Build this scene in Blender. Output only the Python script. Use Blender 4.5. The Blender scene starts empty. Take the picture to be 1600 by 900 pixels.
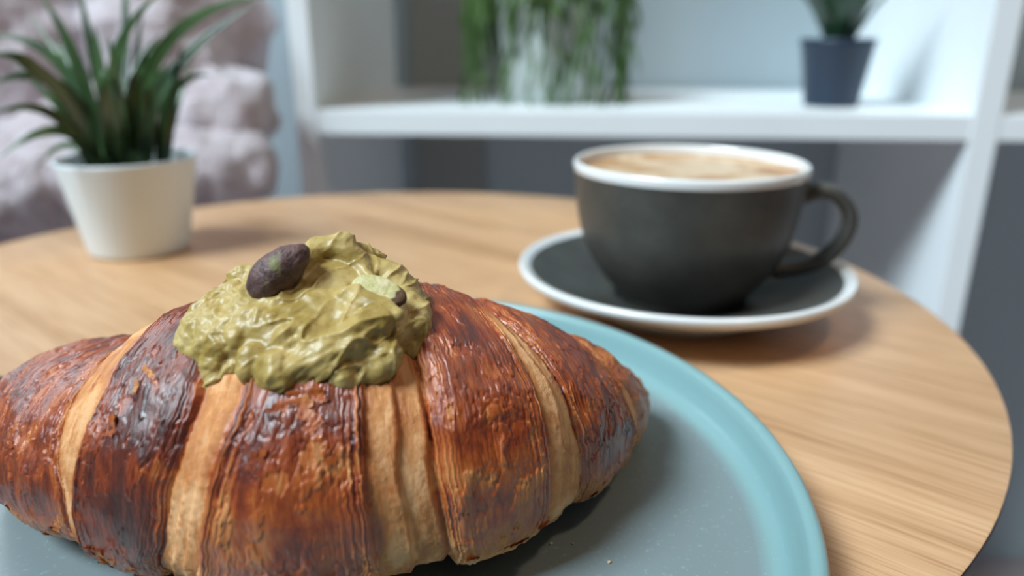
import bpy, bmesh, math, random
import numpy as np
from mathutils import Vector, Matrix, noise as mnoise

random.seed(7)
RNG = np.random.RandomState(11)
SC = bpy.context.scene
COL = SC.collection
T = 0.74                       # height of the table top above the floor

# ------------------------------------------------------------------ camera
CAM_H, PITCH, FPX = 0.12, math.radians(18.5), 1175.0
cam = bpy.data.cameras.new('camera')
cam.sensor_width = 36.0
cam.lens = FPX / 1600.0 * 36.0
cam.clip_start = 0.01
cam.dof.use_dof = True
cam.dof.focus_distance = 0.166
cam.dof.aperture_fstop = cam.lens / 3.6
cam_o = bpy.data.objects.new('camera', cam)
COL.objects.link(cam_o)
cam_o.location = (0, 0, T + CAM_H)
cam_o.rotation_euler = (math.pi / 2 - PITCH, 0, 0)
SC.camera = cam_o

# ------------------------------------------------------------------ light
world = bpy.data.worlds.new('world')
SC.world = world
world.use_nodes = True
wb = world.node_tree.nodes['Background']
wb.inputs[0].default_value = (0.80, 0.86, 1.0, 1)
wb.inputs[1].default_value = 0.035


def area(name, loc, target, sx, sy, power, col):
    l = bpy.data.lights.new(name, 'AREA')
    l.shape = 'RECTANGLE'
    l.size, l.size_y = sx, sy
    l.energy = power
    l.color = col
    o = bpy.data.objects.new(name, l)
    COL.objects.link(o)
    o.location = loc
    d = Vector(target) - Vector(loc)
    o.rotation_euler = d.to_track_quat('-Z', 'Y').to_euler()
    return o


area('window_daylight', (-3.85, -1.80, T + 5.4), (0.1, 0.45, T), 2.7, 2.0, 760, (0.765, 0.915, 1.0))
area('far_window_daylight', (-2.10, 2.30, T + 0.95), (0.0, 0.25, T), 1.0, 1.3, 34, (0.83, 0.93, 1.0))
area('ceiling_lamp', (0.75, 0.05, T + 1.6), (0.1, 0.3, T), 0.14, 0.14, 5, (1.0, 0.74, 0.50))

vs = SC.view_settings
vs.view_transform = 'Standard'
vs.look = 'None'
vs.gamma = 1.0
vs.use_curve_mapping = False
vs.exposure = 0.1


# ------------------------------------------------------------------ helpers
def tag(o, label=None, cat=None, group=None, kind=None):
    if label: o['label'] = label
    if cat: o['category'] = cat
    if group: o['group'] = group
    if kind: o['kind'] = kind
    return o


def empty(name, loc, rz=0.0):
    o = bpy.data.objects.new(name, None)
    COL.objects.link(o)
    o.location = loc
    o.rotation_euler = (0, 0, rz)
    o.empty_display_size = 0.01
    return o


def link(name, me, mat, parent=None, loc=None, smooth=True):
    o = bpy.data.objects.new(name, me)
    COL.objects.link(o)
    if mat is not None:
        if isinstance(mat, (list, tuple)):
            for m in mat: me.materials.append(m)
        else:
            me.materials.append(mat)
    if smooth:
        me.polygons.foreach_set('use_smooth', np.ones(len(me.polygons), bool))
    if parent is not None: o.parent = parent
    if loc is not None: o.location = loc
    return o


def mesh_np(name, V, F):
    me = bpy.data.meshes.new(name)
    V = np.ascontiguousarray(V, np.float32).reshape(-1, 3)
    F = np.ascontiguousarray(F, np.int32)
    me.vertices.add(len(V)); me.vertices.foreach_set('co', V.ravel())
    me.loops.add(F.size); me.loops.foreach_set('vertex_index', F.ravel())
    me.polygons.add(len(F))
    me.polygons.foreach_set('loop_start', np.arange(0, F.size, F.shape[1], dtype=np.int32))
    me.update(calc_edges=True)
    return me


def grid_faces(nu, nv, wrap_v=False, flip=False):
    i = np.arange(nu - 1)[:, None]
    j = np.arange(nv if wrap_v else nv - 1)[None]
    j2 = (j + 1) % nv
    F = np.stack([i * nv + j, (i + 1) * nv + j, (i + 1) * nv + j2, i * nv + j2], -1).reshape(-1, 4)
    return F[:, ::-1] if flip else F


def fattr(me, name, vals):
    a = me.attributes.new(name, 'FLOAT', 'POINT')
    a.data.foreach_set('value', np.ascontiguousarray(vals, np.float32).ravel())


def uvmap(me, uv):
    """uv per vertex"""
    l = me.uv_layers.new(name='UVMap')
    vi = np.empty(len(me.loops), np.int32)
    me.loops.foreach_get('vertex_index', vi)
    l.data.foreach_set('uv', np.ascontiguousarray(uv.reshape(-1, 2)[vi], np.float32).ravel())


def lathe(name, prof, mat, parent=None, loc=None, n=96, mats=None, closed=False):
    """prof: list of (r, z) or (r, z, material index of the ring that starts here)"""
    P = np.array([(p[0], p[1]) for p in prof], float)
    a = np.linspace(0, 2 * np.pi, n, endpoint=False)
    V = np.stack([P[:, 0:1] * np.cos(a), P[:, 0:1] * np.sin(a), np.repeat(P[:, 1:2], n, 1)], -1)
    F = grid_faces(len(P), n, True, flip=False)
    me = mesh_np(name, V, F)
    o = link(name, me, mats if mats else mat, parent, loc)
    if mats:
        idx = np.repeat([int(p[2]) if len(p) > 2 else 0 for p in prof[:-1]], n).astype(np.int32)
        me.polygons.foreach_set('material_index', idx)
    me.validate()
    return o


def smooth_prof(pts, k=6):
    """Catmull-Rom through (r,z) points"""
    P = [pts[0]] + list(pts) + [pts[-1]]
    out = []
    for i in range(1, len(P) - 2):
        for t in np.linspace(0, 1, k, endpoint=False):
            p0, p1, p2, p3 = [np.array(q, float) for q in P[i - 1:i + 3]]
            out.append(tuple(.5 * ((2 * p1) + (-p0 + p2) * t + (2 * p0 - 5 * p1 + 4 * p2 - p3) * t * t + (-p0 + 3 * p1 - 3 * p2 + p3) * t ** 3)))
    out.append(tuple(pts[-1]))
    return out


def box(name, lo, hi, mat, parent=None, bevel=0.0, loc=None):
    bm = bmesh.new()
    bmesh.ops.create_cube(bm, size=1)
    for v in bm.verts:
        v.co = Vector(((lo[k] + hi[k]) / 2 + v.co[k] * (hi[k] - lo[k]) for k in range(3)))
    if bevel:
        bmesh.ops.bevel(bm, geom=bm.edges[:], offset=bevel, segments=2, affect='EDGES', profile=.6)
    me = bpy.data.meshes.new(name)
    bm.to_mesh(me); bm.free()
    return link(name, me, mat, parent, loc, smooth=False)


def tube(path, rad, n=10, cap=True):
    """V, F of a tube along path with radii"""
    P = np.asarray(path, float)
    R = np.broadcast_to(np.asarray(rad, float), (len(P),))
    tg = np.gradient(P, axis=0)
    tg /= np.linalg.norm(tg, axis=1)[:, None] + 1e-12
    up = np.array([0, 0, 1.]) if abs(tg[0][2]) < .9 else np.array([1., 0, 0])
    V = []
    s = np.cross(tg[0], up); s /= np.linalg.norm(s)
    a = np.linspace(0, 2 * np.pi, n, endpoint=False)
    for i in range(len(P)):
        s = s - tg[i] * s.dot(tg[i]); s /= np.linalg.norm(s)
        b = np.cross(tg[i], s)
        V.append(P[i] + R[i] * (np.cos(a)[:, None] * s + np.sin(a)[:, None] * b))
    V = np.array(V)
    F = grid_faces(len(P), n, True, flip=True)
    return V.reshape(-1, 3), F


def join(parts):
    Vs, Fs, k = [], [], 0
    for V, F in parts:
        Vs.append(V); Fs.append(F + k); k += len(V)
    return np.concatenate(Vs), np.concatenate(Fs)


def ellipsoid(c, r, rot=None, nu=14, nv=20):
    t = np.linspace(1e-3, np.pi - 1e-3, nu)[:, None]; p = np.linspace(0, 2 * np.pi, nv, endpoint=False)[None]
    V = np.stack([np.sin(t) * np.cos(p), np.sin(t) * np.sin(p), np.cos(t) + 0 * p], -1) * np.asarray(r, float)
    V = V.reshape(-1, 3)
    if rot is not None: V = V @ np.array(rot).T
    return V + np.asarray(c, float), grid_faces(nu, nv, True)


def remeshed(name, parts, voxel, smooth_it=4):
    """union of overlapping solids as one continuous skin"""
    V, F = join(parts)
    me = mesh_np(name + '_src', V, F)
    o = bpy.data.objects.new(name + '_src', me)
    COL.objects.link(o)
    m = o.modifiers.new('r', 'REMESH'); m.mode = 'VOXEL'; m.voxel_size = voxel
    if smooth_it:
        m2 = o.modifiers.new('s', 'SMOOTH'); m2.iterations = smooth_it; m2.factor = .5
    dg = bpy.context.evaluated_depsgraph_get()
    out = bpy.data.meshes.new_from_object(o.evaluated_get(dg))
    out.name = name
    bpy.data.objects.remove(o); bpy.data.meshes.remove(me)
    return out


def get_co(me):
    a = np.empty(len(me.vertices) * 3, np.float32); me.vertices.foreach_get('co', a)
    return a.reshape(-1, 3).astype(float)


def get_no(me):
    a = np.empty(len(me.vertices) * 3, np.float32); me.vertices.foreach_get('normal', a)
    return a.reshape(-1, 3).astype(float)


def set_co(me, V):
    me.vertices.foreach_set('co', np.ascontiguousarray(V, np.float32).ravel()); me.update()


# ---- gradient noise in numpy
_perm = np.concatenate([np.random.RandomState(3).permutation(256)] * 3)
_g3 = np.random.RandomState(5).normal(size=(256, 3)); _g3 /= np.linalg.norm(_g3, axis=1)[:, None]


def pn(x, y, z=0.0):
    x, y, z = np.broadcast_arrays(np.asarray(x, float), y, z)
    xi, yi, zi = np.floor(x).astype(int), np.floor(y).astype(int), np.floor(z).astype(int)
    xf, yf, zf = x - xi, y - yi, z - zi
    f = lambda t: t * t * t * (t * (t * 6 - 15) + 10)
    u, v, w = f(xf), f(yf), f(zf)

    def g(a, b, c):
        h = _perm[_perm[_perm[(xi + a) & 255] + ((yi + b) & 255)] + ((zi + c) & 255)]
        G = _g3[h]
        return G[..., 0] * (xf - a) + G[..., 1] * (yf - b) + G[..., 2] * (zf - c)
    L = lambda a, b, t: a + (b - a) * t
    return 1.6 * L(L(L(g(0, 0, 0), g(1, 0, 0), u), L(g(0, 1, 0), g(1, 1, 0), u), v),
                   L(L(g(0, 0, 1), g(1, 0, 1), u), L(g(0, 1, 1), g(1, 1, 1), u), v), w)


def fbm(x, y, z=0.0, o=4, gain=.5):
    s, a, k = 0, 1, 1
    for i in range(o):
        s = s + a * pn(x * k + 17.3 * i, y * k - 9.1 * i, np.asarray(z) * k + 3.7 * i); a *= gain; k *= 2.03
    return s


def sstep(a, b, x):
    t = np.clip((x - a) / (b - a), 0, 1)
    return t * t * (3 - 2 * t)


# ------------------------------------------------------------------ materials
class NT:
    def __init__(s, name):
        s.m = bpy.data.materials.new(name); s.m.use_nodes = True
        s.t = s.m.node_tree; s.n = s.t.nodes; s.b = s.n['Principled BSDF']

    def new(s, kind, **kw):
        n = s.n.new(kind)
        for k, v in kw.items():
            if k.startswith('i_'):
                key = k[2:]
                key = int(key) if key.isdigit() else key.replace('_', ' ')
                n.inputs[key].default_value = v
            else: setattr(n, k, v)
        return n

    def link(s, a, b): s.t.links.new(a, b)

    def ramp(s, fac, stops, interp='LINEAR'):
        r = s.n.new('ShaderNodeValToRGB'); e = r.color_ramp; e.interpolation = interp
        while len(e.elements) > 1: e.elements.remove(e.elements[-1])
        for i, (p, c) in enumerate(stops):
            el = e.elements[0] if i == 0 else e.elements.new(p)
            el.position = p; el.color = tuple(c) + (1,) if len(c) == 3 else c
        s.link(fac, r.inputs[0]); return r.outputs[0]

    def coords(s, out='Object', scale=(1, 1, 1), rot=(0, 0, 0)):
        c = s.n.new('ShaderNodeTexCoord'); mp = s.n.new('ShaderNodeMapping')
        mp.inputs['Scale'].default_value = scale; mp.inputs['Rotation'].default_value = rot
        s.link(c.outputs[out], mp.inputs[0]); return mp.outputs[0]

    def noise(s, vec, scale, detail=4, rough=.5, dist=0.0):
        n = s.n.new('ShaderNodeTexNoise')
        n.inputs['Scale'].default_value = scale; n.inputs['Detail'].default_value = detail
        n.inputs['Roughness'].default_value = rough; n.inputs['Distortion'].default_value = dist
        if vec is not None: s.link(vec, n.inputs['Vector'])
        return n.outputs['Fac']

    def math(s, op, a, b=None, clamp=False):
        n = s.n.new('ShaderNodeMath'); n.operation = op; n.use_clamp = clamp
        for i, x in enumerate((a, b)):
            if x is None: continue
            if isinstance(x, (int, float)): n.inputs[i].default_value = x
            else: s.link(x, n.inputs[i])
        return n.outputs[0]

    def mix(s, fac, a, b, blend='MIX'):
        n = s.n.new('ShaderNodeMix'); n.data_type = 'RGBA'; n.blend_type = blend
        for k, x in ((0, fac), (6, a), (7, b)):
            if isinstance(x, (int, float)): n.inputs[k].default_value = x
            elif isinstance(x, tuple): n.inputs[k].default_value = x + (1,) if len(x) == 3 else x
            else: s.link(x, n.inputs[k])
        return n.outputs[2]

    def bump(s, h, strength, dist, prev=None):
        n = s.n.new('ShaderNodeBump'); n.inputs['Strength'].default_value = strength; n.inputs['Distance'].default_value = dist
        s.link(h, n.inputs['Height'])
        if prev is not None: s.link(prev, n.inputs['Normal'])
        return n.outputs[0]

    def attr(s, name):
        a = s.n.new('ShaderNodeAttribute'); a.attribute_name = name
        return a.outputs['Fac']

    def set(s, **kw):
        for k, v in kw.items():
            key = k.replace('_', ' ')
            if isinstance(v, (int, float)): s.b.inputs[key].default_value = v
            elif isinstance(v, tuple): s.b.inputs[key].default_value = v + (1,) if len(v) == 3 and 'Radius' not in key else v
            else: s.link(v, s.b.inputs[key])
        return s


def plain(name, col, rough=.5, nscale=30, namp=.06, bump=0.0, bscale=300, **kw):
    m = NT(name)
    v = m.coords()
    f = m.noise(v, nscale, 3)
    lo = tuple(max(0, c * (1 - namp)) for c in col); hi = tuple(min(1, c * (1 + namp)) for c in col)
    m.set(Base_Color=m.ramp(f, [(.3, lo), (.7, hi)]), Roughness=rough, **kw)
    if bump:
        m.set(Normal=m.bump(m.noise(v, bscale, 3), bump, .0005))
    return m.m


def wood_mat():
    m = NT('oak_veneer')
    v = m.coords('Object', (1, 1, 1), (0, 0, math.radians(40)))

    def sc(x, y):
        mp = m.new('ShaderNodeMapping'); mp.inputs['Scale'].default_value = (x, y, 1); m.link(v, mp.inputs[0]); return mp.outputs[0]
    warp = m.noise(sc(3, 9), 1.0, 2)
    big = m.noise(sc(2.2, 55), 1.0, 4, .55, .8)
    fine = m.noise(sc(14, 520), 1.0, 4, .6, .3)
    pores = m.noise(sc(26, 1300), 1.0, 2, .5)
    f = m.math('ADD', m.math('MULTIPLY', big, .62), m.math('MULTIPLY', fine, .38))
    col = m.ramp(f, [(.30, (.36, .195, .094)), (.43, (.58, .338, .173)), (.54, (.69, .425, .236)), (.70, (.75, .490, .280))])
    dark = m.ramp(pores, [(.33, (.62, .52, .42)), (.47, (1, 1, 1))])
    col = m.mix(.75, col, dark, 'MULTIPLY')
    tint = m.ramp(warp, [(.3, (.93, .93, .95)), (.7, (1.04, 1.0, .96))])
    col = m.mix(1.0, col, tint, 'MULTIPLY')
    m.set(Base_Color=col, Roughness=m.math('ADD', m.math('MULTIPLY', fine, .12), .34), Coat_Weight=.06, Coat_Roughness=.3,
          Normal=m.bump(m.math('ADD', fine, pores), .25, .0004))
    return m.m


M = {}
M['wood'] = wood_mat()
M['edge'] = plain('dark_edge_band', (.025, .016, .013), .55)
M['iron'] = plain('black_powder_coat', (.02, .02, .022), .5)
M['white_board'] = plain('white_melamine', (.88, .92, .94), .38, 8, .02)
M['wall'] = plain('white_wall_paint', (.42, .485, .515), .85, 4, .02, .15, 200)
M['wall_panel'] = plain('grey_wall_paint', (.30, .305, .29), .85, 4, .02, .15, 200)
M['floor'] = plain('pale_pink_floor', (.42, .34, .335), .5, 3, .05)


# ------------------------------------------------------------------ the setting
YAW = math.radians(-4.8)
FRONT_L = np.array([-.204, .80])
ex = np.array([math.cos(YAW), math.sin(YAW)]); ey = np.array([-math.sin(YAW), math.cos(YAW)])
DEPTH = .37
shelf_o = (FRONT_L[0], FRONT_L[1], 0)

tag(box('floor', (-3, -2.2, -.05), (3.2, 3.2, 0), M['floor']), 'pale pinkish floor far below the table', kind='structure')
w = box('wall_back', (-.46, DEPTH + .012, 0), (2.6, DEPTH + .11, 2.6), M['wall'])
w.location = shelf_o; w.rotation_euler = (0, 0, YAW); tag(w, 'pale blue-white wall behind the shelving', kind='structure')
w = box('trim_1', (.024, DEPTH + .002, .0), (.132, DEPTH + .012, 2.4), M['wall_panel'])
w.location = shelf_o; w.rotation_euler = (0, 0, YAW); tag(w, 'grey wall strip seen through the left of the shelf bay', kind='structure')

# shelving unit
sh = empty('shelving_unit', shelf_o, YAW)
tag(sh, 'white open shelving unit with thick boards behind the table', 'shelf')
WB, TH = .655, .026
zt = T + .0475; zb = T + .0225
ups = [(-.022, 0.0), (WB, WB + TH), (WB * 2 + TH, WB * 2 + 2 * TH)]
for a, b in ups: box('upright', (a, 0, 0), (b, DEPTH, T + 1.3), M['white_board'], sh, .0012)
for (a, b) in ((0, WB), (WB + TH, 2 * WB + TH)):
    box('shelf_board', (a, .001, zb), (b, DEPTH, zt), M['white_board'], sh, .0012)
    box('shelf_board', (a, .001, T + .80), (b, DEPTH, T + .825), M['white_board'], sh, .0012)
box('top_board', (-.022, 0, T + 1.3), (2 * WB + 2 * TH, DEPTH, T + 1.325), M['white_board'], sh, .0012)


def on_shelf(a, d):
    p = FRONT_L + ex * a + ey * d
    return (p[0], p[1], zt)


# ------------------------------------------------------------------ table
TC = (-.0688, .3422); TR = .2625
tb = empty('cafe_table', (TC[0], TC[1], 0))
tag(tb, 'round light oak cafe table with dark thin edge', 'table')
lathe('tabletop', [(.0001, 0), (.12, 0), (.2, 0), (TR - .0008, 0), (TR - .0002, -.0003)], M['wood'], tb, (0, 0, T), 192)
lathe('edge_band', [(TR - .0002, -.0003), (TR, -.0008), (TR, -.0026), (TR - .004, -.006), (TR - .055, -.026), (.0001, -.026)], M['edge'], tb, (0, 0, T), 192)
lathe('column', [(.0001, T - .026), (.03, T - .026), (.03, .03), (.0001, .03)], M['iron'], tb, None, 48)
lathe('foot_plate', [(.0001, .03), (.05, .03), (.06, .018), (.2, .008), (.205, 0), (.0001, 0)], M['iron'], tb, None, 64)

# ------------------------------------------------------------------ plate
PC = (-.0465, .1695)
m = NT('teal_glaze')
v = m.coords()
sp = m.noise(v, 900, 2)
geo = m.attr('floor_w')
base = m.mix(geo, (.215, .372, .382), (.200, .248, .258))  # floor mixed greyer than the rim: dull room reflection put into the glaze colour
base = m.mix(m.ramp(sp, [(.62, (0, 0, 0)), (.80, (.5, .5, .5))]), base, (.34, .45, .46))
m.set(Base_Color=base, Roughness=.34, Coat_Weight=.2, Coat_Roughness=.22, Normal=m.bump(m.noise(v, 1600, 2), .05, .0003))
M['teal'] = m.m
PS = .1180 / .1274
pp = [(.0001, .0062), (.06, .0062), (.10, .0062), (.1135, .0063), (.1175, .0068), (.1200, .0080), (.1214, .0100), (.1224, .0140),
      (.1231, .0168), (.1241, .0178), (.1254, .0181), (.1267, .0177), (.1274, .0167), (.1273, .0148), (.1262, .0110),
      (.1240, .0070), (.1200, .0035), (.1120, .0012), (.1080, .0000), (.0001, .0000)]
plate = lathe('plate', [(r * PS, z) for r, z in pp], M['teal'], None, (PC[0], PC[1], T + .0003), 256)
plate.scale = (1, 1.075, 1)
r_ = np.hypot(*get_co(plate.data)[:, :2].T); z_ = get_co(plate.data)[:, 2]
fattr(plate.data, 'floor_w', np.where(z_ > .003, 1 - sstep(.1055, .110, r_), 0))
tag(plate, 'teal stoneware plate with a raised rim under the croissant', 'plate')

# ------------------------------------------------------------------ croissant
K = np.array([
    (0.00, -.1325, .1800, .0010, .0280, .0260), (0.02, -.1310, .1795, .0120, .0335, .0240), (0.06, -.1250, .1785, .0195, .0392, .0235),
    (0.14, -.1130, .1755, .0250, .0443, .0240), (0.22, -.0990, .1705, .0295, .0475, .0250), (0.36, -.0750, .1620, .0355, .0607, .0275),
    (0.50, -.0480, .1575, .0395, .0655, .0290), (0.62, -.0250, .1625, .0385, .0638, .0285), (0.68, -.0140, .1665, .0360, .0620, .0275),
    (0.76, -.0005, .1765, .0310, .0545, .0260), (0.86, .0150, .1905, .0240, .0430, .0225), (0.94, .0265, .2020, .0155, .0305, .0190),
    (0.98, .0330, .2080, .0095, .0238, .0170), (1.00, .0362, .2110, .0010, .0180, .0160)])
ZF = .0072


def pchip(xk, yk, x):
    xk = np.asarray(xk, float); yk = np.asarray(yk, float); h = np.diff(xk); d = np.diff(yk) / h
    mm = np.zeros_like(yk)
    for i in range(1, len(xk) - 1):
        if d[i - 1] * d[i] > 0:
            w1 = 2 * h[i] + h[i - 1]; w2 = h[i] + 2 * h[i - 1]; mm[i] = (w1 + w2) / (w1 / d[i - 1] + w2 / d[i])
    mm[0] = d[0]; mm[-1] = d[-1]
    i = np.clip(np.searchsorted(xk, x) - 1, 0, len(xk) - 2); t = (x - xk[i]) / h[i]
    return (2 * t ** 3 - 3 * t ** 2 + 1) * yk[i] + (t ** 3 - 2 * t ** 2 + t) * h[i] * mm[i] + (-2 * t ** 3 + 3 * t ** 2) * yk[i + 1] + (t ** 3 - t ** 2) * h[i] * mm[i + 1]


def cr_base(u, ph):
    u, ph = np.broadcast_arrays(u, ph)
    f = lambda i, q=u: pchip(K[:, 0], K[:, i], q)
    x, y, w, ztop, zm = (f(i) for i in range(1, 6))
    ua = np.clip(u - .03, 0, 1); ub = np.clip(u + .03, 0, 1)
    tx = f(1, ub) - f(1, ua); ty = f(2, ub) - f(2, ua)
    l = np.hypot(tx, ty); nx, ny = ty / l, -tx / l
    cp, sn = np.cos(ph), np.sin(ph)
    lat = w * np.sign(cp) * np.abs(cp) ** .92
    up = np.maximum(sn, 0); dn = np.maximum(-sn, 0)
    hb = np.minimum(zm - ZF, w * 1.1 + .001)
    z = zm + (ztop - zm) * up ** .95 - hb * dn ** .7
    return np.stack([x + nx * lat, y + ny * lat, z], -1)


# edges of the rolled layers: u as a function of the angle round the roll (degrees, 0 = camera side, 90 = top)
EDGE = {
    1: [(-40, .322), (5, .322), (20, .311), (43, .303), (60, .298), (90, .262)],
    2: [(-40, .333), (0, .337), (22, .344), (50, .352), (64, .352), (90, .340)],
    3: [(-40, .415), (-13, .423), (1, .436), (15, .443), (26, .450), (46, .458), (90, .452)],
    4: [(-40, .452), (-15, .458), (5, .468), (25, .477), (43, .487), (90, .492)],
    5: [(-40, .566), (-9, .564), (23, .561), (48, .564), (90, .566)],
    6: [(-40, .632), (-6, .626), (20, .618), (57, .615), (90, .612)],
    7: [(-40, .690), (0, .700), (40, .702), (56, .699), (90, .703)],
    8: [(-40, .745), (0, .742), (25, .735), (53, .730), (68, .723), (90, .715)],
    9: [(-40, .846), (0, .856), (14, .850), (37, .842), (53, .833), (90, .818)],
    10: [(-40, .885), (0, .880), (29, .868), (43, .852), (90, .836)]}


_ET = {}
_ED = np.linspace(-1.6 * np.pi, 1.6 * np.pi, 6001)


def edge(k, ph, rag=1.0):
    if (k, rag) not in _ET:
        d = np.degrees(_ED)
        d = np.where(d > 90, 180 - d, d); d = np.where(d < -90, -180 - d, d)
        e = np.array(EDGE[k], float)
        val = pchip(e[:, 0], e[:, 1], np.clip(d, -40, 90))
        if rag: val = val + rag * (.0016 * pn(_ED * 5.1, k * 3.3) + .0011 * pn(_ED * 17.0, k * 7.7) + .0006 * pn(_ED * 60, k * 1.7))
        _ET[(k, rag)] = val
    return np.interp(ph, _ED, _ET[(k, rag)])


# (outer edge, inner edge) of each gap, inner = side of the middle
GAPS = [(1, 2), (3, 4), (6, 5), (8, 7), (10, 9)]
BANDS = [(None, 1), (2, 3), (4, 5), (6, 7), (8, 9), (10, None)]


def cr_offset(u, ph):
    """height of the dough above the plain roll, and how far baked it is"""
    off = np.zeros(u.shape); bake = np.full(u.shape, .55)
    for bi, (a, b) in enumerate(BANDS):
        ea = edge(a, ph, 0) if a else np.zeros(u.shape) - .12
        eb = edge(b, ph, 0) if b else np.ones(u.shape) + .03
        s = (u - ea) / (eb - ea)
        ins = (s >= 0) & (s <= 1)
        sc_ = np.clip(s, 0, 1)
        left = bi < 2; mid = bi == 2
        # an end that dives under the layer above it sits lower
        lo = -.0016; hi = .0000
        if mid: prof = hi + .0010 * (4 * sc_ * (1 - sc_)) ** .6
        else:
            q = sc_ if left else 1 - sc_            # 1 = side under the upper layer
            prof = hi + (lo - hi) * sstep(.80, 1.0, q) + .0010 * (4 * sc_ * (1 - sc_)) ** .6 - .0005
        off = np.where(ins, prof, off)
    for gi, (o, i) in enumerate(GAPS):
        eo = edge(o, ph, 0); ei = edge(i, ph, 0)
        s = (u - ei) / (eo - ei)                     # 0 inner (high) .. 1 outer (low)
        ins = (s > 0) & (s < 1)
        n = (2, 3, 2, 2, 1)[gi]
        sw = np.clip(s, 0, 1) + (.09 * pn(ph * 2.3, gi * 5.0) + .03 * pn(ph * 9, s * 1.3 + gi * 5))
        st = np.clip(sw, 0, .999) * n
        fr = st - np.floor(st)
        terr = (np.floor(st) + sstep(.80, 1.0, fr)) / n
        prof = -.0002 - .0017 * terr
        ridge = np.exp(-((fr - .80) / .05) ** 2) * np.clip(.5 + pn(ph * 4, gi * 3.0 + np.floor(st)), 0, 1)
        prof = prof + .00042 * ridge
        off = np.where(ins, prof, off)
        bk = .10 + .36 * ridge + .20 * sstep(.22, .0, s) + .26 * sstep(.80, 1., s)
        bake = np.where(ins, bk, bake)
    return off, bake


def frame(u, ph):
    P = cr_base(u, ph)
    e = 2e-3
    du = cr_base(np.clip(u + e, 0, 1), ph) - cr_base(np.clip(u - e, 0, 1), ph)
    dp = cr_base(u, ph + e) - cr_base(u, ph - e)
    n = np.cross(dp, du); n /= np.linalg.norm(n, axis=-1, keepdims=True) + 1e-12
    mid = cr_base(u, np.zeros_like(ph)) * .5 + cr_base(u, np.full_like(ph, np.pi)) * .5
    sg = np.sign(((P - mid) * n).sum(-1, keepdims=True)); sg[sg == 0] = 1
    return P, n * sg


_us = np.linspace(0, 1, 800)
_ax = np.stack([pchip(K[:, 0], K[:, i], _us) for i in (1, 2)], -1)
_al = np.concatenate([[0], np.cumsum(np.linalg.norm(np.diff(_ax, axis=0), axis=1))]) * 100     # cm


def surf_uv(u, ph):
    w = pchip(K[:, 0], K[:, 3], u)
    return np.stack([np.interp(u, _us, _al), ph * 3.3 + 0 * w], -1)


def under(ph):                    # 1 on the underside
    return sstep(-.15, -.75, np.sin(ph))


def wrinkle(u, ph, uv):
    a, b = uv[..., 0], uv[..., 1]
    blister = fbm(a * 1.4, b * 1.0, 3.0, 2)
    mask = np.clip(.45 + 1.1 * pn(a * 1.1, b * .8, 21.0), .05, 1)
    streak = fbm(a * 5.0 + .5 * blister, b * 1.0, 8.0, 3, .5)
    crease = 1 - np.abs(fbm(a * 3.6, b * 1.5 + .4 * blister, 12.0, 3)) * 2.2
    skin, torn = skin_patches(uv)
    return .00050 * blister + mask * (.00024 * streak - .00030 * np.clip(crease, 0, 1) ** 4) + .00020 * skin - .00022 * torn


def skin_patches(uv):
    """where a thin skin has lifted, and where it has torn away"""
    a, b = uv[..., 0], uv[..., 1]
    s1 = fbm(a * 3.0, b * 1.3, 31.0, 4, .55); s2 = fbm(a * 2.4, b * 1.1, 47.0, 4, .6)
    return sstep(.30, .36, s1), sstep(.55, .60, s2)


# crust, glazed
def crust_material():
    m = NT('glazed_crust')
    uvn = m.new('ShaderNodeTexCoord').outputs['UV']

    def sc(x, y):
        mp = m.new('ShaderNodeMapping'); mp.inputs['Scale'].default_value = (x, y, 1); m.link(uvn, mp.inputs[0]); return mp.outputs[0]
    bake = m.attr('bake')
    blot = m.noise(sc(1.2, .75), 1.0, 5, .6, .6)
    strk = m.noise(sc(5.5, 1.0), 1.0, 5, .6, .6)
    fleck = m.noise(sc(20, 14), 1.0, 3, .6)
    f = m.math('ADD', bake, m.math('MULTIPLY', m.math('SUBTRACT', blot, .5), 1.05))
    f = m.math('ADD', f, m.math('MULTIPLY', m.math('SUBTRACT', strk, .5), .80))
    f = m.math('ADD', f, m.math('MULTIPLY', m.math('SUBTRACT', fleck, .5), .14), clamp=True)
    col = m.ramp(f, [(.0, (.88, .465, .215)), (.18, (.70, .295, .100)), (.34, (.56, .190, .048)), (.50, (.45, .100, .016)),
                     (.66, (.290, .046, .009)), (.83, (.140, .022, .009)), (1.0, (.055, .012, .009))])
    gl = m.ramp(f, [(.20, (0, 0, 0)), (.44, (1, 1, 1))])
    rough = m.ramp(f, [(.1, (.80,) * 3), (.45, (.45,) * 3), (1, (.38,) * 3)])
    mask = m.ramp(m.noise(sc(1.7, 1.0), 1.0, 3), [(.35, (.12,) * 3), (.66, (1,) * 3)])
    cr = m.ramp(m.noise(sc(2.4, 1.8), 1.0, 3), [(.35, (.07,) * 3), (.70, (.26,) * 3)])
    h = m.math('MULTIPLY', m.noise(sc(14, 2.6), 1.0, 5, .6, .5), mask)
    h = m.math('ADD', h, m.math('MULTIPLY', m.noise(sc(46, 34), 1.0, 3, .65), m.math('SUBTRACT', .62, m.math('MULTIPLY', gl, .45))))
    m.set(Base_Color=col, Roughness=rough, Coat_Weight=m.math('MULTIPLY', gl, .85), Coat_Roughness=cr, Coat_IOR=1.5,
          Normal=m.bump(h, .60, .0009), Coat_Normal=m.bump(h, .50, .0010), Subsurface_Weight=.05, Subsurface_Radius=(.002, .0008, .0003), Subsurface_Scale=.6)
    return m.m


M['crust'] = crust_material()

cro = empty('croissant', (0, 0, T))
tag(cro, 'large glazed golden-brown croissant lying on the teal plate', 'croissant')


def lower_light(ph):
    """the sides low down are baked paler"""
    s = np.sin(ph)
    return sstep(.02, -.45, s)


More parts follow.
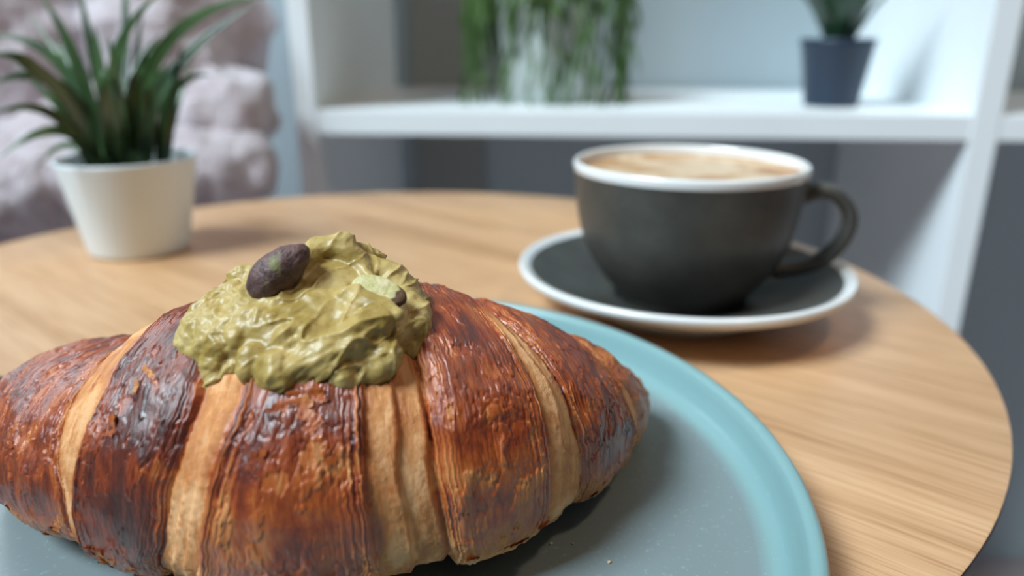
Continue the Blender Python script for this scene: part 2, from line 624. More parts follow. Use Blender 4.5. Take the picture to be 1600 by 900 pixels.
def clamp_floor(P):
    P[..., 2] = np.maximum(P[..., 2], ZF - .0003)
    return P


NU, NP = 560, 440
u_ = np.linspace(0, 1, NU)[:, None] + np.zeros((1, NP)); p_ = np.linspace(-np.pi, np.pi, NP, endpoint=False)[None] + np.zeros((NU, 1))
P, N = frame(u_, p_)
off, bake = cr_offset(u_, p_)
uv = surf_uv(u_, p_)
crumb = .00018 * fbm(uv[..., 0] * 3, uv[..., 1] * 1.6, 1.0, 2) + .00016 * fbm(uv[..., 0] * 14, uv[..., 1] * 13, 1.0, 3, .6)
taper = sstep(0, .03, u_) * sstep(1, .97, u_)
V = clamp_floor(P + N * ((off + crumb) * taper)[..., None])
F = grid_faces(NU, NP, True)
cap = [np.arange(NP), (NU - 1) * NP + np.arange(NP)]
me = mesh_np('dough', V, F)
fattr(me, 'bake', (bake + .12 * fbm(uv[..., 0] * 2, uv[..., 1] * 1.2, 5.0, 3)).clip(0, 1))
uvmap(me, uv)
link('dough', me, M['crust'], cro)

band_names = ['glazed crust layer of the blunt left end', 'broad glazed crust layer left of the cream', 'glazed middle crust layer under the cream',
              'broad glazed crust layer right of the cream', 'narrow glazed crust layer near the right end', 'small crust layer at the pointed right tip']
bake_lv = [.66, .80, .70, .62, .64, .46]
band_objs = []
for bi, (a, b) in enumerate(BANDS):
    n1 = (200, 240, 260, 250, 220, 110)[bi]
    n2 = 620
    ph = np.linspace(math.radians(-62), math.radians(242), n2)[None] + np.zeros((n1, 1))
    ea = edge(a, ph) if a else np.full(ph.shape, .002)
    eb = edge(b, ph) if b else np.full(ph.shape, .998)
    s = np.linspace(0, 1, n1)[:, None] + np.zeros((1, n2))
    s = .5 - .5 * np.cos(np.pi * s) * (1 - .25 * np.sin(np.pi * s))   # denser near the edges
    s = (s - s.min()) / (s.max() - s.min())
    u = ea + (eb - ea) * s
    P, N = frame(u, ph)
    off, _ = cr_offset(u, ph)
    uv = surf_uv(u, ph)
    L = (eb - ea)
    da = (u - ea) * 190 if a else np.full(u.shape, 9.)      # ~ mm from each edge
    db = (eb - u) * 190 if b else np.full(u.shape, 9.)
    d = np.minimum(da, db)
    # lower ragged hem
    hem = np.minimum(np.degrees(ph) + 62, 242 - np.degrees(ph))
    hemw = sstep(0, 10 + 6 * pn(u * 60, bi * 2.0), hem)
    th = .00062 * (1 - np.exp(-d / .35)) - .0005 * np.exp(-d / .18)
    # the layer under the upper one keeps thin; the free edge lifts a little, with baked lips
    lip = .00040 * np.exp(-((d - .9) / .55) ** 2) * (.5 + .9 * np.clip(pn(ph * 9, bi * 4.1) + .3, 0, 1.2))
    lw = (1.3 * pn(d * 2.3 + .6 * pn(ph * 2.5, bi), ph * 1.3 + bi * 7.0) + .7 * pn(d * 4.6, ph * 2.6 + bi * 3.0)) * np.exp(-d / 2.4)
    lam = .00042 * lw
    wr = wrinkle(u, ph, uv)
    tp = sstep(0, .03, u) * sstep(1, .97, u)
    o_ = (off + (th + lip + lam) + wr * sstep(0, 1.2, d)) * tp
    o_ = o_ * hemw + (off - .0009) * (1 - hemw)
    V = clamp_floor(P + N * o_[..., None])
    me = mesh_np('crust_layer', V, grid_faces(n1, n2))
    bk = bake_lv[bi] + .10 * np.sin(s * np.pi) - .05
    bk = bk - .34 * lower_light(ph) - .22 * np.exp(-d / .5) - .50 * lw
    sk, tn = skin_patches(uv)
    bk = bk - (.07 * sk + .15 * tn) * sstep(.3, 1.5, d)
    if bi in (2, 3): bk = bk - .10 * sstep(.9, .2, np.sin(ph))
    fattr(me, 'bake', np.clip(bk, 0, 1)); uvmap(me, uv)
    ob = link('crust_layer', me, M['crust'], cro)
    ob['label'] = band_names[bi]
    band_objs.append(ob)


# loose flakes: thin curled chips of crust standing off the layers
def flake(bi, uc, phc, lu, lp, lift, ang, bk, seed):
    n, k = 14, 10
    a = np.linspace(-1, 1, n)[:, None] + np.zeros((1, k)); b = np.linspace(-1, 1, k)[None] + np.zeros((n, 1))
    an = np.arctan2(b, a); rr = 1 + .45 * pn(np.cos(an) * 1.6 + seed, np.sin(an) * 1.6, seed) + .25 * pn(np.cos(an) * 5 + seed, np.sin(an) * 5, seed)
    sq = np.maximum(np.abs(a), np.abs(b)) / (np.hypot(a, b) + 1e-6)
    aa, bb = a * rr * lu * (.35 + .65 * sq), b * rr * lp * (.35 + .65 * sq)
    ca, sa = math.cos(ang), math.sin(ang)
    du, dp = aa * ca - bb * sa, aa * sa + bb * ca
    u = np.clip(uc + du / .190, .01, .99); ph = phc + dp / .034
    P, N = frame(u, ph)
    off, _ = cr_offset(u, ph)
    h = off + .00075 + lift * sstep(-.2, 1, b) ** 1.5 + .0002 * pn(a * 4, b * 4, seed)
    V = clamp_floor(P + N * h[..., None])
    V2 = V - N * .00012
    VV = np.concatenate([V.reshape(-1, 3), V2.reshape(-1, 3)])
    F = np.concatenate([grid_faces(n, k), grid_faces(n, k, flip=True) + n * k])
    me = mesh_np('flake', VV, F)
    fattr(me, 'bake', np.full(len(VV), bk)); uv = surf_uv(u, ph).reshape(-1, 2)
    uvmap(me, np.concatenate([uv, uv]))
    link('flake', me, M['crust'], band_objs[bi])


for q in range(34):
    bi = RNG.choice([0, 1, 1, 2, 2, 3, 3, 4])
    phd = RNG.choice([RNG.uniform(-34, -8), RNG.uniform(-34, -8), RNG.uniform(-10, 60)])
    lo = EDGE[BANDS[bi][0]][2][1] if BANDS[bi][0] else .12
    hi = EDGE[BANDS[bi][1]][2][1]
    t = RNG.uniform(.15, .85) if phd > -8 else RNG.uniform(.08, .92)
    flake(bi, lo + (hi - lo) * t, math.radians(phd), RNG.uniform(.0004, .0012), RNG.uniform(.0010, .0026), RNG.uniform(.0001, .0008),
          RNG.uniform(-.5, .5), RNG.uniform(.25, .45) if phd < -8 else RNG.uniform(.45, .65), float(q))
flake(1, .405, math.radians(52), .0006, .0018, .0006, .9, .22, 71.0)
flake(1, .398, math.radians(47), .0005, .0015, .0006, .1, .20, 72.0)
flake(2, .520, math.radians(40), .0022, .0020, .0005, .3, .38, 73.0)

# ------------------------------------------------------------------ pistachio cream
m = NT('pistachio_cream')
v = m.coords()
f = m.noise(v, 120, 3, .5, .6)
ff = m.noise(v, 900, 3, .6)
col = m.ramp(f, [(.30, (.31, .205, .045)), (.5, (.46, .325, .102)), (.72, (.61, .46, .19))])
sp = m.ramp(ff, [(.30, (.72, .58, .38)), (.40, (1, 1, 1))])
m.set(Base_Color=m.mix(.6, col, sp, 'MULTIPLY'), Roughness=m.ramp(f, [(.3, (.38,) * 3), (.7, (.55,) * 3)]), Subsurface_Weight=.18,
      Subsurface_Radius=(.004, .003, .001), Subsurface_Scale=.5, Coat_Weight=.12, Coat_Roughness=.28,
      Normal=m.bump(m.noise(v, 800, 3, .6), .22, .0004))
M['cream'] = m.m


def ray_at(px, py, Y):
    x = (px - 800) / FPX; y = -(py - 450) / FPX
    r = np.array([x, math.cos(PITCH) + y * math.sin(PITCH), -math.sin(PITCH) + y * math.cos(PITCH)])
    return r * (Y / r[1]) + np.array([0, 0, CAM_H])


def rot_xyz(a, b, c):
    return np.array(Matrix.Rotation(c, 3, 'Z') @ Matrix.Rotation(b, 3, 'Y') @ Matrix.Rotation(a, 3, 'X'))


parts = []
E_ = lambda c, r, rot=None: parts.append(ellipsoid(c, r, rot))
E_((-.0455, .1520, .0600), (.0255, .0185, .0125))
E_((-.0440, .1560, .0660), (.0175, .0125, .0095))
E_((-.0545, .1460, .0600), (.0155, .0110, .0095))
E_((-.0340, .1480, .0610), (.0145, .0120, .0100))
E_((-.0405, .1400, .0590), (.0165, .0095, .0085), rot_xyz(.4, 0, 0))
E_((-.0245, .1560, .0610), (.0065, .0095, .0085))


def stroke(pts, rads, flat=1.0):
    P = np.array(pts, float)
    t = np.linspace(0, 1, len(P)); tt = np.linspace(0, 1, 26)
    Q = np.stack([pchip(t, P[:, i], tt) for i in range(3)], -1)
    R = pchip(t, np.array(rads, float), tt)
    parts.append(tube(Q, R, 12))
    for e, r in ((Q[0], R[0]), (Q[-1], R[-1])): parts.append(ellipsoid(e, (r, r, r), None, 8, 12))


at = ray_at
# rope of cream over the crest, falling to the right
stroke([at(462, 448, .147), at(478, 410, .152), at(500, 388, .156), at(530, 387, .157), at(556, 408, .156), at(585, 438, .151)], [.0014, .0024, .0029, .0031, .0026, .0014])
stroke([at(520, 392, .158), at(560, 400, .160), at(590, 402, .162), at(602, 399, .163)], [.0030, .0028, .0019, .0006])
stroke([at(560, 420, .158), at(610, 440, .157), at(640, 470, .156), at(655, 482, .156)], [.0034, .0042, .0034, .0024])
stroke([at(640, 478, .152), at(652, 500, .149), at(640, 545, .144)], [.0030, .0032, .0026])
stroke([at(545, 470, .145), at(600, 485, .142), at(622, 492, .140)], [.0030, .0028, .0010])      # knife edge
stroke([at(590, 500, .140), at(560, 530, .137), at(500, 560, .134), at(440, 580, .132)], [.0034, .0036, .0038, .0036])
stroke([at(430, 575, .132), at(445, 600, .130), at(453, 616, .1295)], [.0040, .0026, .0009])
stroke([at(400, 560, .134), at(388, 580, .132), at(390, 600, .1315)], [.0034, .0024, .0008])
stroke([at(350, 545, .138), at(335, 575, .136), at(330, 605, .1345)], [.0036, .0028, .0020])
stroke([at(330, 605, .1345), at(329, 625, .1335), at(332, 634, .1330)], [.0010, .0015, .0020])
stroke([at(420, 595, .131), at(424, 606, .1305), at(426, 612, .1300)], [.0026, .0016, .0007])
stroke([at(540, 590, .133), at(520, 596, .1325), at(512, 600, .132)], [.0030, .0022, .0012])
stroke([at(600, 560, .137), at(580, 580, .1355), at(560, 588, .134)], [.0040, .0030, .0020])
stroke([at(345, 470, .150), at(325, 500, .146), at(324, 530, .142)], [.0030, .0036, .0030])
stroke([at(350, 441, .152), at(366, 431, .152), at(385, 430, .152), at(400, 440, .151)], [.0004, .0018, .0021, .0022])  # little tongue at left
stroke([at(345, 470, .148), at(360, 455, .149), at(390, 455, .149)], [.0024, .0022, .0016])
stroke([at(345, 540, .139), at(352, 515, .140), at(380, 500, .141), at(420, 498, .140)], [.0020, .0024, .0020, .0012])
stroke([at(415, 505, .139), at(428, 500, .139), at(440, 498, .139)], [.0012, .0024, .0014])
stroke([at(360, 560, .1365), at(380, 545, .137), at(410, 535, .137)], [.0018, .0026, .0012])
stroke([at(460, 470, .1455), at(500, 478, .144), at(545, 470, .145)], [.0020, .0016, .0010])
stroke([at(450, 530, .1355), at(480, 520, .1365), at(520, 515, .138), at(570, 498, .140)], [.0030, .0022, .0014, .0008])
for (px, py, Y, r) in ((375, 530, .1372, .0026), (362, 572, .1355, .0022), (420, 580, .1325, .0024), (575, 548, .1362, .0022), (592, 545, .1365, .0018), (505, 575, .1328, .0026), (470, 595, .1315, .0022)):
    E_(at(px, py, Y), (r, r, r * .9))
me = remeshed('pistachio_cream', parts, .00036, 5)
V = get_co(me); Nn = get_no(me)
# drag marks of a knife along x, plus lumps
q = 100 * V
al = q[:, 0] * .80 + q[:, 2] * .60; ac = -q[:, 0] * .60 + q[:, 2] * .80       # knife pulled up to the right
drag = fbm(al * .55, ac * 4.2 + .4 * pn(al * .8, 1.0), q[:, 1] * 2.6, 3, .5)
lump = fbm(q[:, 0] * 1.6, q[:, 1] * 1.6, q[:, 2] * 1.6 + 4, 2)
mask = np.clip(.45 + 1.4 * pn(q[:, 0] * .9, q[:, 1] * .9, q[:, 2] * .9 + 9), .08, 1)
rough_l = sstep(-4.6, -5.8, q[:, 0])                                          # the left side is torn and grainy
rid = 1 - 2 * np.abs(pn(al * .8 + 2, ac * 2.2, q[:, 1] * 1.6))
grain = fbm(q[:, 0] * 5.5, q[:, 1] * 5.5, q[:, 2] * 5.5 + 2, 3, .55)
V = V + Nn * (.00055 * drag * mask + .00070 * lump + .00085 * np.clip(rid, 0, 1) ** 5 * np.clip(mask + .2, 0, 1) + .00034 * grain * (.25 + .75 * rough_l))[:, None]
set_co(me, V)
cream = link('pistachio_cream', me, M['cream'], None, (0, 0, T))
tag(cream, 'olive-green pistachio cream heaped in knife swirls on top of the croissant', 'cream')


# pistachio kernels
def kernel_mat(name, skin, green, skin_amt):
    m = NT(name)
    v = m.coords()
    f = m.noise(v, 260, 4, .65, .5); g = m.noise(v, 900, 3)
    c1 = m.ramp(f, [(.3, tuple(c * .45 for c in skin)), (.55, skin), (.8, tuple(min(1, c * 1.7) for c in skin))])
    sel = m.ramp(m.noise(v, 120, 2), [(skin_amt - .04, (0, 0, 0)), (skin_amt + .04, (1, 1, 1))])
    m.set(Base_Color=m.mix(sel, c1, green), Roughness=.55, Normal=m.bump(m.math('ADD', f, g), .6, .0008))
    return m.m


M['kernel_skin'] = kernel_mat('pistachio_skin', (.125, .065, .060), (.20, .22, .05), .66)
m = NT('pistachio_flesh')
v = m.coords()
sx_ = m.new('ShaderNodeSeparateXYZ'); m.link(v, sx_.inputs[0])
hz = m.math('ADD', m.math('MULTIPLY', sx_.outputs['Z'], 260.0), m.math('MULTIPLY', m.noise(v, 420, 3, .6), .9))
c1 = m.ramp(hz, [(.10, (.11, .060, .022)), (.42, (.30, .235, .055)), (.62, (.43, .40, .12)), (.95, (.70, .61, .36))])
tipm = m.ramp(m.math('ADD', m.math('MULTIPLY', sx_.outputs['X'], 110.0), m.noise(v, 300, 2)), [(.92, (0, 0, 0)), (1.0, (1, 1, 1))])
m.set(Base_Color=m.mix(tipm, c1, (.10, .050, .022)), Roughness=.5, Normal=m.bump(m.noise(v, 700, 3), .5, .0006))
M['kernel_green'] = m.m


def kernel(name, loc, r, rot, mat, label, cut=False):
    V, F = ellipsoid((0, 0, 0), (1, 1, 1), None, 28, 36)
    V = np.array(V)
    x = V[:, 0]
    V[:, 1] *= 1 - .22 * x; V[:, 2] *= 1 - .18 * x
    V[:, 2] += .10 * (1 - x * x)                   # belly
    seam = np.exp(-(V[:, 1] / .12) ** 2)
    V[:, 2] += np.where(V[:, 2] > 0, -.07 * seam, 0)
    nrm = V / np.linalg.norm(V, axis=1)[:, None]
    V += nrm * (.05 * fbm(V[:, 0] * 2.4, V[:, 1] * 2.4, V[:, 2] * 2.4 + 7, 3))[:, None]
    if cut: V[:, 2] = np.where(V[:, 2] > .30, .30 + (V[:, 2] - .30) * .18, V[:, 2])
    V = V * np.array(r)
    me = mesh_np(name, V, F)
    o = link(name, me, mat, None, (loc[0], loc[1], loc[2] + T))
    o.rotation_euler = rot
    return tag(o, label, 'pistachio', 'pistachio pieces on the cream')


p = at(438, 426, .1465)
kernel('pistachio_kernel', p, (.0079, .0046, .0043), (-.5, -.72, .25), M['kernel_skin'], 'large purple-brown pistachio kernel stuck near the top of the cream')
p = at(592, 458, .1455)
kernel('pistachio_kernel', p, (.0060, .0034, .0032), (.75, .22, -.12), M['kernel_green'], 'pale green split pistachio kernel at the right of the cream', True)
p = at(484, 500, .1400)
kernel('pistachio_fragment', p, (.0021, .0016, .0017), (.3, -.6, .2), M['kernel_skin'], 'tiny dark pistachio fragment in the middle of the cream')

# crumbs on the plate
M['crumb'] = plain('crumb', (.72, .55, .36), .8, 900, .2)
crumbs = [(775, 853, .0008, 'tiny pastry crumb on the plate, leftmost of four, close against the croissant'), (861, 849, .0004, 'tiny pale pastry crumb on the plate, second from the left of four'),
          (895, 849, .0003, 'tiny pale pastry crumb on the plate, third from the left of four'), (952, 878, .00045, 'tiny pale pastry crumb on the plate, rightmost of four')]
for i, (px, py, s, lb) in enumerate(crumbs):
    r = ray_at(px, py, 1.0) - np.array([0, 0, CAM_H]); c = r * ((.0068 - CAM_H) / r[2])
    V, F = ellipsoid((0, 0, 0), (s, s * .8, s * .7), None, 7, 8)
    V = V * (1 + .3 * RNG.normal(size=(len(V), 1)).clip(-1, 1))
    o = link('pastry_crumb', mesh_np('pastry_crumb', V, F), M['crumb'], None, (c[0], c[1], T + .0068))
    tag(o, lb, 'crumb', 'crumbs on the plate')

# ------------------------------------------------------------------ cup and saucer
def stoneware():
    m = NT('charcoal_stoneware')
    v = m.coords()
    f = m.noise(v, 55, 5, .6); g = m.noise(v, 700, 2)
    c = m.ramp(f, [(.3, (.052, .052, .046)), (.7, (.084, .082, .072))])
    c = m.mix(m.ramp(g, [(.6, (0, 0, 0)), (.75, (1, 1, 1))]), c, (.04, .035, .03))
    m.set(Base_Color=c, Roughness=.42, Normal=m.bump(g, .12, .0004))
    return m.m


M['stone'] = stoneware()
M['white_glaze'] = plain('white_glaze', (.86, .86, .85), .18, 40, .02, Coat_Weight=.4, Coat_Roughness=.1)
CC = (.0775, .3295)
cup_z = T + .0072
sa_prof = [(.0001, .0050), (.018, .0050), (.0275, .0052), (.0295, .0068), (.036, .0085), (.050, .0135), (.0620, .0182), (.0690, .0208)]
rim = [(.0690, .0208), (.0705, .0216), (.0720, .0222), (.0733, .0223), (.0741, .0217), (.0743, .0206), (.0738, .0192), (.0725, .0178)]
und = [(.0725, .0178), (.0600, .0120), (.0480, .0068), (.0400, .0040), (.0385, .0012), (.0370, .0002), (.0350, .0008), (.034, .0025), (.0001, .0025)]
sc_o = empty('saucer', (CC[0], CC[1], T))
tag(sc_o, 'charcoal saucer with a white rim under the coffee cup', 'saucer')
lathe('well', smooth_prof(sa_prof, 5), M['stone'], sc_o, None, 160)
lathe('rim', smooth_prof(rim, 4), M['white_glaze'], sc_o, None, 160)
lathe('underside', smooth_prof(und, 4), M['white_glaze'], sc_o, None, 160)

cup = empty('coffee_cup', (CC[0], CC[1], T + .0056))
tag(cup, 'charcoal cappuccino cup with white lip and looped handle', 'cup')
out = [(.0001, .0020), (.0240, .0020), (.0255, .0000), (.0275, .0002), (.0285, .0022), (.0300, .0048), (.0345, .0100), (.0400, .0175), (.0445, .0265), (.0473, .0360),
       (.0488, .0460), (.0497, .0560), (.0502, .0592)]
lip = [(.0502, .0592), (.0505, .0610), (.0503, .0624), (.0496, .0632), (.0486, .0630), (.0480, .0622)]
inn = [(.0480, .0622), (.0472, .0560), (.0462, .0460), (.0445, .0360), (.0410, .0260), (.0350, .0160), (.0250, .0085), (.0001, .0060)]
lathe('bowl', smooth_prof(out, 5), M['stone'], cup, None, 160)
lathe('lip', smooth_prof(lip, 5), M['white_glaze'], cup, None, 160)
lathe('interior', smooth_prof(inn, 5), M['white_glaze'], cup, None, 160)
# handle, a flattened loop
ha = math.radians(-8)
hp = [(.0480, .0485), (.0555, .0512), (.0625, .0500), (.0685, .0440), (.0702, .0365), (.0670, .0275), (.0605, .0205), (.0510, .0165), (.0400, .0150)]
hp = np.array(smooth_prof(hp, 7))
tg = np.gradient(hp, axis=0); tg /= np.linalg.norm(tg, axis=1)[:, None]
nr = np.stack([tg[:, 1], -tg[:, 0]], -1)
ca = np.linspace(0, 2 * np.pi, 18, endpoint=False)
tt = np.linspace(0, 1, len(hp))
hw = .0048 + .0012 * np.abs(tt - .5) * 2; ht = .0031 + .0010 * (np.abs(tt - .5) * 2) ** 3
V = []
for i in range(len(hp)):
    c = np.sign(np.cos(ca)) * np.abs(np.cos(ca)) ** .8 * ht[i]; s = np.sign(np.sin(ca)) * np.abs(np.sin(ca)) ** .8 * hw[i]
    r = hp[i, 0] + nr[i, 0] * c; z = hp[i, 1] + nr[i, 1] * c
    V.append(np.stack([r * math.cos(ha) - s * math.sin(ha), r * math.sin(ha) + s * math.cos(ha), z], -1))
link('handle', mesh_np('handle', np.array(V), grid_faces(len(hp), 18, True)), M['stone'], cup)
# coffee
m = NT('latte_crema')
v = m.coords()
f = m.noise(v, 45, 3, .5, 1.2)
d = m.new('ShaderNodeVectorMath', operation='LENGTH'); m.link(v, d.inputs[0])
fx = m.math('ADD', f, m.math('MULTIPLY', d.outputs['Value'], 3.0))
m.set(Base_Color=m.ramp(fx, [(.50, (.74, .56, .38)), (.62, (.60, .37, .19)), (.78, (.45, .22, .09))]), Roughness=.35)
cof = lathe('coffee', [(.0001, 0), (.02, 0), (.036, 0), (.0470, 0), (.0474, .0006), (.0473, -.004), (.0001, -.004)], m.m, None, (CC[0], CC[1], T + .0056 + .0585), 128)
tag(cof, 'milky coffee with tan crema filling the cup', 'coffee')


# ------------------------------------------------------------------ potted plants
def leaf_mat(name, a, b, rough=.4):
    m = NT(name)
    v = m.coords()
    f = m.noise(v, 60, 3)
    rnd = m.new('ShaderNodeObjectInfo').outputs['Random']
    col = m.mix(rnd, a, b)
    col = m.mix(m.ramp(f, [(.35, (0, 0, 0)), (.7, (1, 1, 1))]), col, tuple(c * 1.35 for c in b))
    m.set(Base_Color=col, Roughness=rough, Transmission_Weight=0.0)
    return m.m


M['grass'] = leaf_mat('strap_leaf', (.020, .055, .030), (.050, .095, .030), .32)
M['vine'] = leaf_mat('vine_leaf', (.030, .075, .022), (.085, .16, .045), .4)
M['dark_leaf'] = leaf_mat('dark_leaf', (.010, .035, .018), (.020, .055, .028), .3)
M['soil'] = plain('soil', (.035, .026, .02), .95, 200, .4, .8, 300)
M['pot_white'] = plain('white_ceramic', (.80, .88, .92), .4, 20, .02)
M['pot_blue'] = plain('slate_blue_plastic', (.007, .024, .056), .45, 20, .05)
M['pot_pale'] = plain('pale_grey_ceramic', (.62, .68, .66), .4, 20, .06)


def ribbon(p0, p1, p2, w, up=(0, -1, 0), n=22, fold=.35, thick=.0006):
    """arching strap leaf: quadratic curve, V-shaped section, closed skin"""
    p0, p1, p2 = (np.array(q, float) for q in (p0, p1, p2))
    t = np.linspace(0, 1, n)[:, None]
    C = (1 - t) ** 2 * p0 + 2 * t * (1 - t) * p1 + t * t * p2
    tg = np.gradient(C, axis=0); tg /= np.linalg.norm(tg, axis=1)[:, None]
    up = np.array(up, float)
    s = np.cross(tg, up); s /= np.linalg.norm(s, axis=1)[:, None] + 1e-9
    nn = np.cross(s, tg)
    ww = w * (.75 + .5 * np.sin(np.clip(t * 1.5, 0, 1) * np.pi / 2)) * np.clip((1 - t ** 2.2) + .02, 0, 1)
    rows = []
    for k, (a, b) in enumerate(((-1, fold), (-.5, fold * .3), (0, 0), (.5, fold * .3), (1, fold))):
        rows.append(C + s * ww * a + nn * ww * b)
    top = np.stack(rows, 1); bot = (top - nn[:, None] * thick)[:, ::-1]
    V = np.concatenate([top, bot], 1)
    return V.reshape(-1, 3), grid_faces(n, 10, True)


# white pot with strap leaves, on the table
PP = np.array([-.2205, .4315])
pl = empty('potted_grass_plant', (PP[0], PP[1], T))
tag(pl, 'strap-leaved green plant in a small white pot on the table', 'potted plant')
prof = [(.0001, 0), (.0255, 0), (.0272, .0012), (.0278, .003), (.0368, .0525), (.0372, .0543), (.0366, .0549), (.0358, .0545), (.0354, .052), (.0340, .044), (.0001, .044)]
lathe('pot', prof, M['pot_white'], pl, None, 96)
lathe('soil', [(.0001, .0465), (.02, .0462), (.0338, .0450)], M['soil'], pl, None, 48)


def local(px, py, Y):
    q = ray_at(px, py, Y); return np.array([q[0] - PP[0], q[1] - PP[1], q[2]])


LV = [  # base px, bend px, tip px, depth at bend and tip, half width
    (170, 105, 190, 0, 245, .395, .375, .0034), (165, 90, 165, -20, 182, .41, .39, .0030), (160, 100, 115, -30, 138, .42, .40, .0036),
    (165, 110, 90, -25, 55, .44, .44, .0036), (170, 90, 110, -40, 88, .40, .36, .0052), (175, 125, 95, 60, -10, .43, .44, .0034),
    (180, 150, 110, 122, -30, .45, .46, .0030), (185, 165, 100, 255, -15, .42, .41, .0040), (190, 200, 60, 190, -60, .47, .48, .0030),
    (215, 240, 60, 415, -5, .42, .40, .0040), (225, 250, 120, 400, 5, .44, .45, .0036), (235, 262, 140, 330, 118, .43, .42, .0030),
    (262, 268, 170, 285, 70, .42, .42, .0026), (205, 205, 130, 250, 55, .45, .46, .0040), (175, 180, 140, 200, 30, .41, .40, .0044),
    (165, 130, 150, 90, 60, .45, .47, .0034), (190, 190, 150, 170, 60, .40, .395, .0046), (235, 232, 140, 225, 80, .42, .42, .0058),
    (225, 235, 160, 262, 100, .41, .40, .0048), (160, 120, 190, 20, 100, .42, .43, .0030), (245, 270, 180, 300, 100, .44, .46, .0028),
    (180, 165, 140, 145, 40, .43, .44, .0040), (200, 210, 120, 222, 20, .46, .48, .0030), (170, 140, 150, 40, 20, .46, .49, .0034),
    (215, 215, 150, 212, 110, .41, .405, .0060), (180, 175, 170, 160, 110, .40, .40, .0060), (150, 110, 215, 60, 260, .44, .45, .0022)]
for (bx, mx, my, tx, ty, Ym, Yt, hw_) in LV:
    b = np.array([(bx - 200) / FPX * .45, RNG.uniform(-.012, .012), .045])
    p1 = local(mx, my, Ym); p2 = local(tx, ty, Yt)
    p1 = p1 * 1.55 - .5 * (b * .55 + p2 * .55)            # so that the curve passes near the bend point
    link('leaf', mesh_np('leaf', *ribbon(b, p1, p2, hw_, (RNG.uniform(-.3, .3), -1, .35))), M['grass'], pl)

# trailing plant on the shelf
q = on_shelf(.238, .135)
tp = empty('trailing_plant', q, YAW)
tag(tp, 'bushy trailing green plant spilling over a pale pot on the shelf', 'potted plant')
lathe('pot', [(.0001, 0), (.046, 0), (.050, .003), (.056, .060), (.060, .115), (.061, .12), (.058, .12), (.055, .105), (.0001, .105)], M['pot_pale'], tp, None, 64)
lathe('soil', [(.0001, .112), (.03, .111), (.0565, .108)], M['soil'], tp, None, 32)
leafV, leafF = ellipsoid((0, 0, -.014), (.0022, .0011, .0150), None, 6, 6)
for i in range(46):
    a = i * 2.39996 + RNG.uniform(-.25, .25)
    r0 = RNG.uniform(.01, .050); rout = RNG.uniform(.066, .078) + (.016 if abs(math.cos(a)) > .75 else 0)
    drop = RNG.uniform(.0, .16) if i > 18 else RNG.uniform(.10, .17)
    zend = max(.004, .135 - drop)
    dx, dy = math.cos(a), math.sin(a)
    top = .135 + RNG.uniform(.0, .05)
    path = [(dx * r0, dy * r0, .11), (dx * (r0 + rout) * .5, dy * (r0 + rout) * .5, top), (dx * rout, dy * rout, top - .02), (dx * rout * 1.03 + RNG.normal() * .006, dy * rout * 1.03, (top + zend) / 2),
            (dx * rout * 1.04 + RNG.normal() * .012, dy * rout * 1.04, zend)]
    P_ = np.array(path); t = np.linspace(0, 1, 5); tt_ = np.linspace(0, 1, 14)
    Q = np.stack([pchip(t, P_[:, k], tt_) for k in range(3)], -1)
    pr = [tube(Q, np.linspace(.0014, .0008, 14), 5)]
    for k in range(2, 14):
        for s in ((-1, 1) if k % 2 else (1,)):
            R_ = rot_xyz(RNG.uniform(-.3, .3), s * RNG.uniform(.05, .35), RNG.uniform(0, 6.3))
            pr.append((leafV @ R_.T * RNG.uniform(.8, 1.5) + Q[k], leafF))
    V, F = join(pr)
    V[:, 2] = np.maximum(V[:, 2], .001)
    link('trailing_stem', mesh_np('trailing_stem', V, F), M['vine'], tp)

# blue pot on the shelf
q = on_shelf(.548, .095)
bp = empty('potted_succulent', q, YAW)
tag(bp, 'dark green leafy plant in a slate-blue tapered pot on the shelf', 'potted plant')
lathe('pot', [(.0001, 0), (.0265, 0), (.028, .002), (.0372, .064), (.0385, .065), (.0388, .070), (.0370, .0705), (.0358, .064), (.0001, .060)], M['pot_blue'], bp, None, 64)
lathe('soil', [(.0001, .064), (.02, .0635), (.0352, .062)], M['soil'], bp, None, 32)
for i in range(16):
    a = i * 2.4; lean = .012 + .030 * (i / 16.)
    b = np.array([math.cos(a) * .010, math.sin(a) * .010, .060])
    p2 = np.array([math.cos(a) * lean * 1.9, math.sin(a) * lean * 1.9, .155 - .02 * (i / 16.) + RNG.uniform(-.015, .02)])
    p1 = np.array([math.cos(a) * lean * .9, math.sin(a) * lean * .9, .115])
    link('leaf', mesh_np('leaf', *ribbon(b, p1, p2, .0085, (-math.cos(a), -math.sin(a), .2), 14, .3, .0015)), M['dark_leaf'], bp)

# ------------------------------------------------------------------ dark handle at the left edge of the table
r = ray_at(-12, 612, 1.0) - np.array([0, 0, CAM_H]); c = r * ((.006 - CAM_H) / r[2])
kn = empty('cutlery', (c[0], c[1], T))
kn.rotation_euler = (0, 0, math.radians(158))
tag(kn, 'dark rounded cutlery handle lying at the left edge beside the plate', 'cutlery')
V, F = tube([(-.014, 0, .0062), (-.012, 0, .0062), (-.006, 0, .0062), (.02, 0, .0060), (.06, 0, .0055), (.085, 0, .0050)], [.0005, .0036, .0055, .0058, .0048, .0042], 16)
link('handle', mesh_np('handle', V, F), M['iron'], kn)
M['steel'] = plain('steel', (.5, .5, .5), .25, 30, .03, Metallic=1.0)
V, F = tube([(.083, 0, .0045), (.10, 0, .004), (.15, 0, .0035), (.18, 0, .0035), (.186, 0, .0032)], [.003, .0032, .0034, .0026, .0004], 12)
link('blade', mesh_np('blade', V, F), M['steel'], kn)


